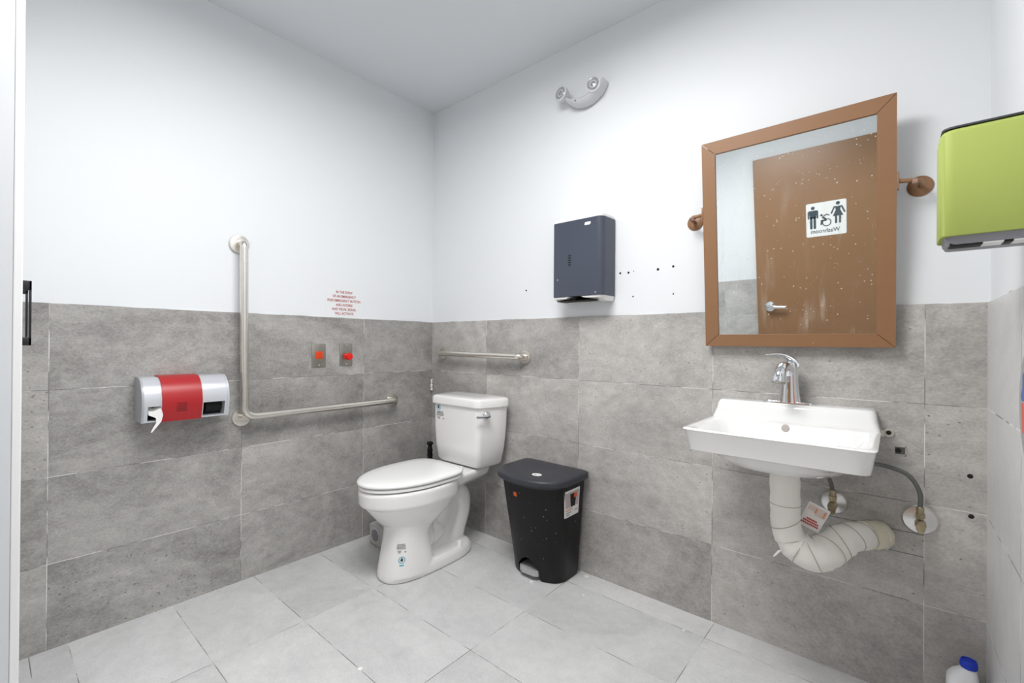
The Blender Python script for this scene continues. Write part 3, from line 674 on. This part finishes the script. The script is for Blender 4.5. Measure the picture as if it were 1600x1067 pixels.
# ------------------------------------------------------------------ sink
sk = thing('wall_sink', 'white rectangular wall-mounted sink under the mirror', 'sink', (1.96, 0, .82))
SXC = 1.962
def zr(x, y):                                   # rim height: raised deck at the wall
    t = min(1, max(0, (y+.125)/.035)); t = t*t*(3-2*t)
    return .818+.043*t+.003*min(1, max(0, (-.1-y)/.3))*0
def sink_ring(hx, y0, y1, zf, n=12, N=144, hb=None):
    cy = (y0+y1)/2; hy = (y1-y0)/2; out = []
    for i in range(N):
        a = 2*PI*i/N
        # even spread around a rounded rectangle
        c, s = math.cos(a), math.sin(a); k = (abs(c)**n+abs(s)**n)**(-1/n)
        x, y = SXC+hx*c*k, cy+hy*s*k
        tp_ = (y+.43)/.43
        sh = max(0, min(1, (y+.15)/.06)); sh = sh*sh*(3-2*sh)
        if hb: x = SXC+(x-SXC)*(1-(hb)*sh)
        out.append(Vector((x, y, zf(x, y) if callable(zf) else zf)))
    return out
bm = B()
ZR = .818
rings = [sink_ring(.03, -.25, -.19, .690, 2), sink_ring(.10, -.32, -.12, .693, 2), sink_ring(.155, -.37, -.07, .706, 2.2), sink_ring(.19, -.395, -.035, .728, 2.6), sink_ring(.205, -.405, -.02, .744, 4),
         sink_ring(.219, -.412, -.0005, .748, 10), sink_ring(.226, -.420, -.0005, .751, 16), sink_ring(.236, -.4345, -.0005, ZR-.008, 20),
         sink_ring(.2385, -.437, -.0005, ZR-.003, 24), sink_ring(.2365, -.435, -.0005, ZR, 20), sink_ring(.224, -.420, -.006, ZR+.0005, 16),
         sink_ring(.216, -.413, -.118, ZR-.002, 10), sink_ring(.208, -.404, -.124, .809, 8), sink_ring(.19, -.388, -.138, .778, 6), sink_ring(.165, -.365, -.155, .748, 4.5), sink_ring(.12, -.33, -.18, .733, 3), sink_ring(.05, -.28, -.20, .727, 2), sink_ring(.022, -.262, -.218, .722, 2)]
def dk(z, hx, yf, r=.012): return [Vector((SXC+p[0], p[1], z)) for p in rpoly([(-hx, -.0005), (-hx, yf), (hx, yf), (hx, -.0005)], [.002, r, r, .002], 6)]
loft(bm, [dk(.79, .2365, -.118), dk(ZR, .2370, -.119), dk(.828, .2345, -.116, .02), dk(.848, .2290, -.109, .025), dk(.866, .2265, -.102, .025), dk(.876, .2215, -.096, .025), dk(.878, .212, -.088, .02)])
loft(bm, rings); obj('basin', bm, m_sinkp, sk, ang=55)
bm = B(); lathe(bm, (1.957, -.1265, .802), (0, -1, .45), [(.0125, -.003), (.0125, .0035), (.009, .004)], 24); obj('overflow_ring', bm, mat('overflow_grey', (.40, .37, .34), .5), sk)
bm = B(); lathe(bm, (SXC, -.24, .7215), (0, 0, 1), [(.021, 0), (.021, .003), (.015, .004), (.001, .006)], 24); obj('drain', bm, m_chrome, sk)

# faucet
fc = thing('faucet', 'chrome single-lever faucet standing on the sink', 'faucet', (1.957, -.056, .878))
fx, fy, fz = 1.957, -.056, .878
bm = B(); loft(bm, [[Vector((fx+p[0]*s, fy+p[1]*s, fz+z)) for p in rpoly([(-.079, -.024), (.079, -.024), (.079, .024), (-.079, .024)], .0235, 8)] for z, s in ((0, 1), (.004, 1), (.007, .94), (.0075, .7))]); obj('base_plate', bm, m_chrome, fc)
bm = B(); loft(bm, [sell(fx, fy-yo, a, b, fz+z*.88, 2.3, 32) for z, a, b, yo in ((.005, .034, .030, 0), (.02, .032, .029, 0), (.05, .029, .027, 0), (.09, .0265, .025, .001), (.125, .025, .024, .002), (.150, .024, .023, .002), (.160, .020, .019, .001), (.164, .007, .008, 0))]); obj('body', bm, m_chrome, fc, ang=60)
bm = B(); pth = smoothpath([(fx, fy-.005, fz+0.1038), (fx-.004, fy-.045, fz+0.1250), (fx-.008, fy-.080, fz+0.1232), (fx-.011, fy-.104, fz+0.1038), (fx-.013, fy-.112, fz+0.0774)], 6)
tube(bm, pth, [.020-.003*min(1, i/10)+.003*max(0, (i-14)/10) for i in range(len(pth))], 20); spt = obj('spout', bm, m_chrome, fc)
bm = B(); lathe(bm, pth[-1], pth[-1]-pth[-2], [(.019, -.001), (.019, .004), (.014, .004), (.013, .002)], 22); obj('aerator', bm, m_steel2, spt)
bm = B(); hp = smoothpath([(fx+.012, fy+.008, fz+0.1338), (fx+.002, fy-.004, fz+0.1514), (fx-.018, fy-.024, fz+0.1637), (fx-.042, fy-.048, fz+0.1672), (fx-.066, fy-.072, fz+0.1654)], 6)
rings = []
for i, p in enumerate(hp):
    s = i/(len(hp)-1); w_ = .022*(1-s)+.009*s; t_ = .012*(1-s)**1.5+.0028
    rings.append([p+Vector((.78, -.62, 0))*(w_*math.cos(2*PI*k/16))+Vector((0, 0, t_*math.sin(2*PI*k/16))) for k in range(16)])
loft(bm, rings); obj('lever', bm, m_chrome, fc)

# drain trap, wrapped
tr = thing('drain_trap', 'white-wrapped drain pipe hanging below the sink', 'drain pipe', (1.97, -.23, .69))
path = smoothpath([(1.972, -.232, .700), (1.974, -.232, .60), (1.977, -.232, .520), (1.997, -.230, .472), (2.043, -.218, .447), (2.088, -.185, .468), (2.120, -.150, .494), (2.160, -.085, .492), (2.202, -.006, .482)], 7)
rad = [.0405]*14+[.0415]*7+[.047]*7+[.050]*7+[.046]*7+[.041]*7+[.038]*7+[.036]*9
rad = [r*(1+.045*((i*.22) % 1)-.02+.012*math.sin(i*2.9)) for i, r in enumerate(rad[:len(path)])]
bm = B(); tube(bm, path, rad, 26, jit=.012); obj('pipe_wrap', bm, m_wrap, tr, ang=80)
n2 = len(path)
bm = B(); tube(bm, path[n2-8:], [rad[n2-8+i]*1.03+(.003 if i % 3 == 0 else 0) for i in range(8)], 20, jit=.05); obj('end_wrap', bm, m_stain, tr, ang=80)
bm = B()
for (i0, tilt) in ((8, .0), (13, .35), (19, -.2), (24, .3), (28, -.5), (33, .4), (39, -.3), (44, .5), (48, -.4)):
    p = path[i0]; t_ = (path[i0+1]-path[i0-1]).normalized(); _, u, v = frame_for(t_); r_ = rad[i0]*1.012
    pts = [p+u*(r_*math.cos(a))+v*(r_*math.sin(a))+t_*(r_*tilt*math.sin(a+i0)) for a in [2*PI*k/24 for k in range(25)]]
    tube(bm, pts, .0011, 5)
obj('wrap_seams', bm, m_seam, tr)
for p, dv in ((Vector((1.968, -.264, .452)), Vector((-.010, -.006, -.014))),):
    bm = B(); a = p; bb = p+dv; s_ = Vector((.006, 0, .003)); rr_ = [[a-s_, a+s_], [bb-s_*.8, bb+s_*.7], [bb+dv*.6-s_*.3, bb+dv*.5+s_*.5]]
    loft(bm, rr_, False, False, closed=False); f_ = obj('loose_flap', bm, m_paper, tr); so = f_.modifiers.new('thick', 'SOLIDIFY'); so.thickness = .003

# card tag hanging on the trap
tg = thing('paper_tag', 'white card tag with red print hanging on the drain pipe', 'tag', (2.045, -.2, .55))
c0, c1, c2, c3 = Vector((2.034, -.203, .601)), Vector((2.087, -.197, .579)), Vector((2.056, -.200, .508)), Vector((2.004, -.206, .528))
def cp(u, v, t):      # u 0..1 along top, v 0..1 downward
    n = Vector((0, -1, 0)); return c0*(1-u)*(1-v)+c1*u*(1-v)+c2*u*v+c3*(1-u)*v+n*(t+.002*math.sin(PI*u)*math.sin(PI*v))
bm = B(); rows = [[cp(i/6, j/6, 0) for i in range(7)] for j in range(7)]; loft(bm, rows, False, False, closed=False); cdx = obj('card', bm, m_label, tg); so = cdx.modifiers.new('thick', 'SOLIDIFY'); so.thickness = .0008; so.offset = 0
bm = B()
for i in range(15):
    u0 = .10+.058*i
    quad(bm, cp(u0, .09, .001), cp(u0+.026, .09, .001), cp(u0+.026, .30+.12*(i > 6), .001), cp(u0, .30+.12*(i > 6), .001))
obj('small_print', bm, m_paleink, cdx, smooth=False)
bm = B(); quad(bm, cp(.42, .14, .0013), cp(.50, .14, .0013), cp(.50, .34, .0013), cp(.42, .34, .0013)); quad(bm, cp(.80, .14, .0013), cp(.9, .14, .0013), cp(.9, .38, .0013), cp(.80, .38, .0013)); obj('orange_print', bm, mat('faded_orange_ink', (.72, .34, .22), .6), cdx, smooth=False)
bm = B()
for j, (v0, a, b) in enumerate(((.60, .24, .74), (.70, .12, .86), (.80, .08, .90))):
    n_l = 9
    for i in range(n_l):
        u0 = a+(b-a)*i/n_l; quad(bm, cp(u0, v0, .0012), cp(u0+(b-a)/n_l*.8, v0, .0012), cp(u0+(b-a)/n_l*.8, v0+.07, .0012), cp(u0, v0+.07, .0012))
obj('red_print', bm, m_redink, cdx, smooth=False)

# supply valves with hoses
def valve(x, z, lab, hose, r=.040):
    v = thing('shutoff_valve', lab, 'valve', (x, 0, z))
    bm = B(); lathe(bm, (x, 0, z), (0, -1, 0), [(r, 0), (r*1.02, .003), (r*.9, .010), (r*.55, .012), (r*.35, .016)], 36); obj('escutcheon', bm, mat('dull_chrome', (.78, .78, .77), .28, 1), v)
    bm = B(); lathe(bm, (x, -.01, z), (0, -1, 0), [(.0085, 0), (.0085, .028), (.013, .029), (.013, .052), (.010, .055), (.006, .056), (.006, .062)], 20)
    lathe(bm, (x, -.040, z), (0, 0, 1), [(.0095, 0), (.0095, .016), (.0125, .017), (.0125, .028), (.009, .029), (.0075, .040)], 6); obj('valve_body', bm, m_brass, v)
    bm = B(); lathe(bm, (x, -.064, z-.004), (0, -1, 0), [(.0165, 0), (.018, .004), (.0165, .009), (.004, .010)], 12, sx=.62, sy=1.1, up=(0, 0, 1)); obj('valve_handle', bm, m_brass, v)
    bm = B(); lathe(bm, (x, -.040, z+.028), (0, 0, 1), [(.009, 0), (.009, .018), (.0075, .02)], 16); obj('hose_nut', bm, m_brass, v)
    bm = B(); tube(bm, smoothpath(hose, 8), .0062, 10); obj('supply_hose', bm, m_hose, v)
    return v
valve(2.078, .556, 'chrome shutoff valve on the back wall just right of the paper tag', [(2.078, -.040, .600), (2.070, -.042, .635), (2.050, -.045, .668), (2.005, -.046, .690), (1.985, -.04, .735)], .038)
valve(2.290, .552, 'chrome shutoff valve nearest the right wall, at far right of the sink', [(2.290, -.040, .598), (2.288, -.042, .645), (2.262, -.044, .690), (2.215, -.042, .706), (2.175, -.045, .712), (2.135, -.055, .735)], .043)
tag(obj('loose_hose', (lambda bm: (tube(bm, smoothpath([(1.775, -.022, .725), (1.775, -.024, .690), (1.80, -.026, .655), (1.85, -.024, .640), (1.92, -.022, .636), (2.0, -.018, .636), (2.08, -.016, .652), (2.13, -.016, .690), (2.14, -.016, .730)], 8), .0055, 10), bm)[1])(B()), m_hose2, org=(1.8, -.03, .65)), 'thin grey hose loop against the wall below the sink, left of the drain pipe', 'hose')

# wall box cut-out and clip right of the sink
wb = thing('wall_bracket', 'small metal clip with a round hole right of the sink rim', 'bracket', (2.215, 0, .80))
bm = B(); box(bm, 2.180, 2.208, -.006, 0, .790, .812, .003); lathe(bm, (2.217, 0, .804), (0, -1, 0), [(.013, 0), (.013, .005), (.009, .006), (.008, .002), (.001, .002)], 22); obj('clip', bm, mat('pale_clip_metal', (.62, .60, .54), .4, metal=.5), wb)
bm = B(); lathe(bm, (2.217, -.0025, .804), (0, -1, 0), [(.0065, 0), (.005, .001), (.001, .001)], 16); obj('screw_hole', bm, m_void, wb)
wc = thing('wall_cutout', 'small square cut-out in the tile right of the sink, above the valves', 'wall box', (2.243, 0, .752))
bm = B()
for (x0, x1, z0, z1) in ((2.230, 2.258, .738, .741), (2.230, 2.258, .763, .766), (2.229, 2.232, .738, .766), (2.256, 2.259, .738, .766)): box(bm, x0, x1, -.002, 0, z0, z1)
obj('rim', bm, mat('chipped_tile_edge', (.45, .44, .42), .7), wc, smooth=False)
bm = B(); box(bm, 2.232, 2.256, -.0006, 0, .741, .763); obj('recess', bm, mat('grey_recess', (.10, .095, .09), .8), wc, smooth=False)
bm = B(); lathe(bm, (2.240, -.0004, .752), (0, -1, 0), [(.0075, 0), (.0075, .0006)], 16); obj('dark_hole', bm, m_void, wc)

# ------------------------------------------------------------------ soap dispenser on the right wall
sd = thing('soap_dispenser', 'lime green dispenser with black top on the right wall', 'soap dispenser', (WX, -.56, 1.4))
sy0, sy1, sz0, sz1, xf = -.612, -.500, 1.293, 1.506, 2.299
def gp(z, o=0, r=.022): return [Vector((p[0], p[1], z)) for p in rpoly([(WX+PT, sy0-o), (xf-o, sy0-o), (xf-o, sy1+o), (WX+PT, sy1+o)], [.001, r, r, .001], 8)]
bm = B(); loft(bm, [gp(sz0), gp(sz0+.002, .001), gp(sz1-.012, .001), gp(sz1-.004, -.003), gp(sz1-.001, -.008)]); obj('cover', bm, m_green, sd, ang=35)
bm = B(); loft(bm, [gp(sz1-.001, -.002, .02), gp(sz1+.0025, -.002, .02), gp(sz1+.003, -.004, .02)]); obj('top_cap', bm, mat('charcoal_cap', (.05, .055, .055), .5), sd, ang=35)
bm = B(); loft(bm, [gp(sz0-.0165, -.012, .012), gp(sz0-.010, -.008, .015), gp(sz0+.001, -.006, .016)]); un_ = obj('base', bm, m_greyp, sd, ang=35)
bm = B(); box(bm, xf+.014, xf+.060, sy0+.0115, sy0+.05, sz0-.0185, sz0-.0100, .001); obj('black_slot', bm, m_void, un_)
bm = B(); box(bm, xf+.060, xf+.088, sy0+.0115, sy0+.05, sz0-.0185, sz0-.0100, .001); box(bm, xf+.100, WX, sy0+.0115, sy0+.05, sz0-.0185, sz0-.0100, .001); obj('white_strip', bm, m_white, un_)
bm = B(); box(bm, xf+.088, xf+.100, sy0+.0112, sy0+.05, sz0-.0190, sz0-.0100, .001); obj('push_tab', bm, m_black, un_)

# round plate on the right wall
rp = thing('round_plate', 'round grey plate with blue and red print low on the right wall', 'plate', (WX, -.545, .96))
bm = B(); lathe(bm, (WX, -.572, .962), (-1, 0, 0), [(.135, 0), (.135, .001), (.130, .0018), (.118, .0014), (.001, .0014)], 56); obj('disc', bm, mat('grey_disc_paint', (.36, .37, .37), .35), rp)
def rpp(u, v, t): return Vector((WX-.0015-t, -.572+u, .962+v))
bm = B(); prism(bm, [(.098, .055), (.09, .062), (-.09, .062), (-.09, .005), (.105, .005), (.112, .015), (.098, .03)], rpp, 0, .0006); obj('blue_print', bm, mat('blue_print', (.09, .14, .40), .5), rp, smooth=False)
bm = B(); prism(bm, [(.107, .0), (-.09, .0), (-.09, -.060), (.098, -.060), (.104, -.03)], rpp, 0, .0006); obj('red_print', bm, mat('red_print', (.75, .12, .08), .5), rp, smooth=False)

# ------------------------------------------------------------------ bottle
bt = thing('cleaner_bottle', 'small white plastic bottle with a blue cap on floor in the right corner', 'bottle', (2.376, -.088, 0))
bx, by = 2.376, -.088
bm = B(); loft(bm, [sell(bx+dx, by, a, b, z, n, 40) for z, a, b, dx, n in ((0, .029, .026, 0, 3), (.006, .033, .031, 0, 3), (.04, .034, .032, 0, 3), (.11, .034, .032, 0, 3), (.162, .032, .031, 0, 3), (.178, .027, .026, .004, 2.6), (.189, .020, .019, .009, 2.2), (.196, .016, .016, .012, 2), (.206, .014, .014, .012, 2))]); obj('body', bm, m_bottle, bt, ang=60)
bm = B(); lathe(bm, (bx+.012, by, .198), (0, 0, 1), [(.0172, 0), (.018, .003), (.0176, .014), (.0157, .020), (.0145, .0205), (.0138, .0185), (.001, .0185)], 36)
for i in range(30):
    a = 2*PI*i/30; tube(bm, [(bx+.012+.0178*math.cos(a), by+.0178*math.sin(a), .201), (bx+.012+.0173*math.cos(a), by+.0173*math.sin(a), .212)], .0007, 5)
obj('cap', bm, m_blue, bt, ang=60)

# ------------------------------------------------------------------ plugs, holes, scraps
holes = [(.754, 1.352, 'dark screw plug in the white wall just left of the navy dispenser, the lowest one', .0042),
         (.938, 1.473, 'tiny dark screw hole touching the left edge of the navy dispenser', .0035),
         (1.292, 1.392, 'dark screw plug nearest the right side of the navy dispenser', .0045),
         (1.332, 1.391, 'dark screw plug second to the right of the navy dispenser', .0045),
         (1.356, 1.395, 'tiny pin hole beside the second plug right of the navy dispenser', .002),
         (1.354, 1.284, 'tiny hole just above the tile, lower right of the navy dispenser', .003),
         (1.466, 1.392, 'dark screw plug midway between the navy dispenser and the mirror', .0052),
         (1.531, 1.398, 'dark screw plug closest to the mirror frame', .0045),
         (1.532, 1.284, 'tiny hole just above the tile nearest the mirror', .003)]
for x, z, lab, r_ in holes:
    r_ *= .85
    bm = B(); lathe(bm, (x, PT, z), (0, -1, 0), [(r_*1.3, 0), (r_*1.2, .001), (r_*.9, .0015), (r_*.7, .0016), (.0005, .0016)], 14)
    lathe(bm, (x, PT-.0016, z-r_*.1), (0, -1, 0), [(r_*.8, 0), (r_*.7, .0004)], 10)
    tag(obj('screw_hole', bm, m_void, org=(x, PT, z)), lab, 'screw hole', 'screw holes in the white wall')
for x, z, lab in ((2.397, .703, 'small black screw hole in the tile near the right corner, the upper one'), (2.3995, .588, 'small black screw hole in the tile near the right corner, the lower one')):
    bm = B(); lathe(bm, (x, 0, z), (0, -1, 0), [(.0065, 0), (.0065, .0008), (.001, .0009)], 16)
    o_ = tag(obj('screw_hole', bm, m_void, org=(x, 0, z)), lab, 'screw hole', 'screw holes in the tile')
    bm = B(); lathe(bm, (x+.002, 0, z-.003), (0, -1, 0), [(.0085, 0), (.0085, .0004)], 16); obj('chipped_edge', bm, mat('chip_'+str(z), (.5, .49, .47), .7), o_)
scr = [(.989, -.234, .012, 'white paper scrap on floor in front of the bin pedal'), (1.150, -.028, .014, 'white paper scrap on floor between the bin and the tiled wall'), (1.221, -.171, .008, 'white paper scrap on floor just right of the bin'),
       (1.629, -.128, .008, 'white paper scrap on floor near the wall below the sink'), (.895, -1.03, .012, 'white paper scrap lying alone on the middle of the floor'), (.90, -.185, .007, 'tiny white scrap at the left front foot of the bin')]
for x, y, s, lab in scr:
    bm = B(); n = 7; pts = [(x+s*random.uniform(.5, 1)*math.cos(2*PI*k/n), y+s*random.uniform(.4, .9)*math.sin(2*PI*k/n)) for k in range(n)]
    loft(bm, [[Vector((p[0], p[1], z)) for p in pts] for z in (0, .002)])
    tag(obj('paper_scrap', bm, m_paper, org=(x, y, 0)), lab, 'paper scrap', 'paper scraps on the floor')
bm = B(); tube(bm, smoothpath([(.006, -.006, .845), (.007, -.008, .825), (.010, -.010, .805), (.012, -.012, .775)], 5), [.003+.006*random.random() for i in range(16)], 9, jit=.3)
tag(obj('caulk_blob', bm, m_caulk, org=(.01, -.01, .8)), 'blob of white caulk in the corner above the toilet tank', 'caulk blob')

# pedestal print, laid onto the porcelain
from mathutils.bvhtree import BVHTree
bpy.context.view_layer.update()
O_ = ORG[tl.name]; dg = bpy.context.evaluated_depsgraph_get()
def caster(o, base, n, u_):
    bv = BVHTree.FromObject(o, dg)            # in the part's own space
    def pl(u, v, t):
        a = Vector(base)+Vector((0, 0, v))+u_*u-O_+n*.4
        h = bv.ray_cast(a, -n)[0] or a-n*.3
        return h+n*(.0008+t*2)+O_
    return pl
PA = math.radians(40); PN = Vector((math.sin(PA), -math.cos(PA), 0)); PU = Vector((math.cos(PA), math.sin(PA), 0))
pl = caster(bowl, (TX+.025, -.51, .135), PN, PU)
decal(lambda u, v, t: pl(-.006+u*1.15, v*1.15, t), 'print_sticker', tl); drop(lambda u, v, t: pl(-.004+u*1.15, -.030+v*1.15, t), tl)
pt = caster(tk, (TX-.10, -.2, .655), Vector((0, -1, 0)), Vector((1, 0, 0)))
decal(lambda u, v, t: pt(-.010+u*1.7, v*1.2, t), 'print_sticker', tl); drop(lambda u, v, t: pt(-.026+u*1.35, .060+v*1.2, t), tl)
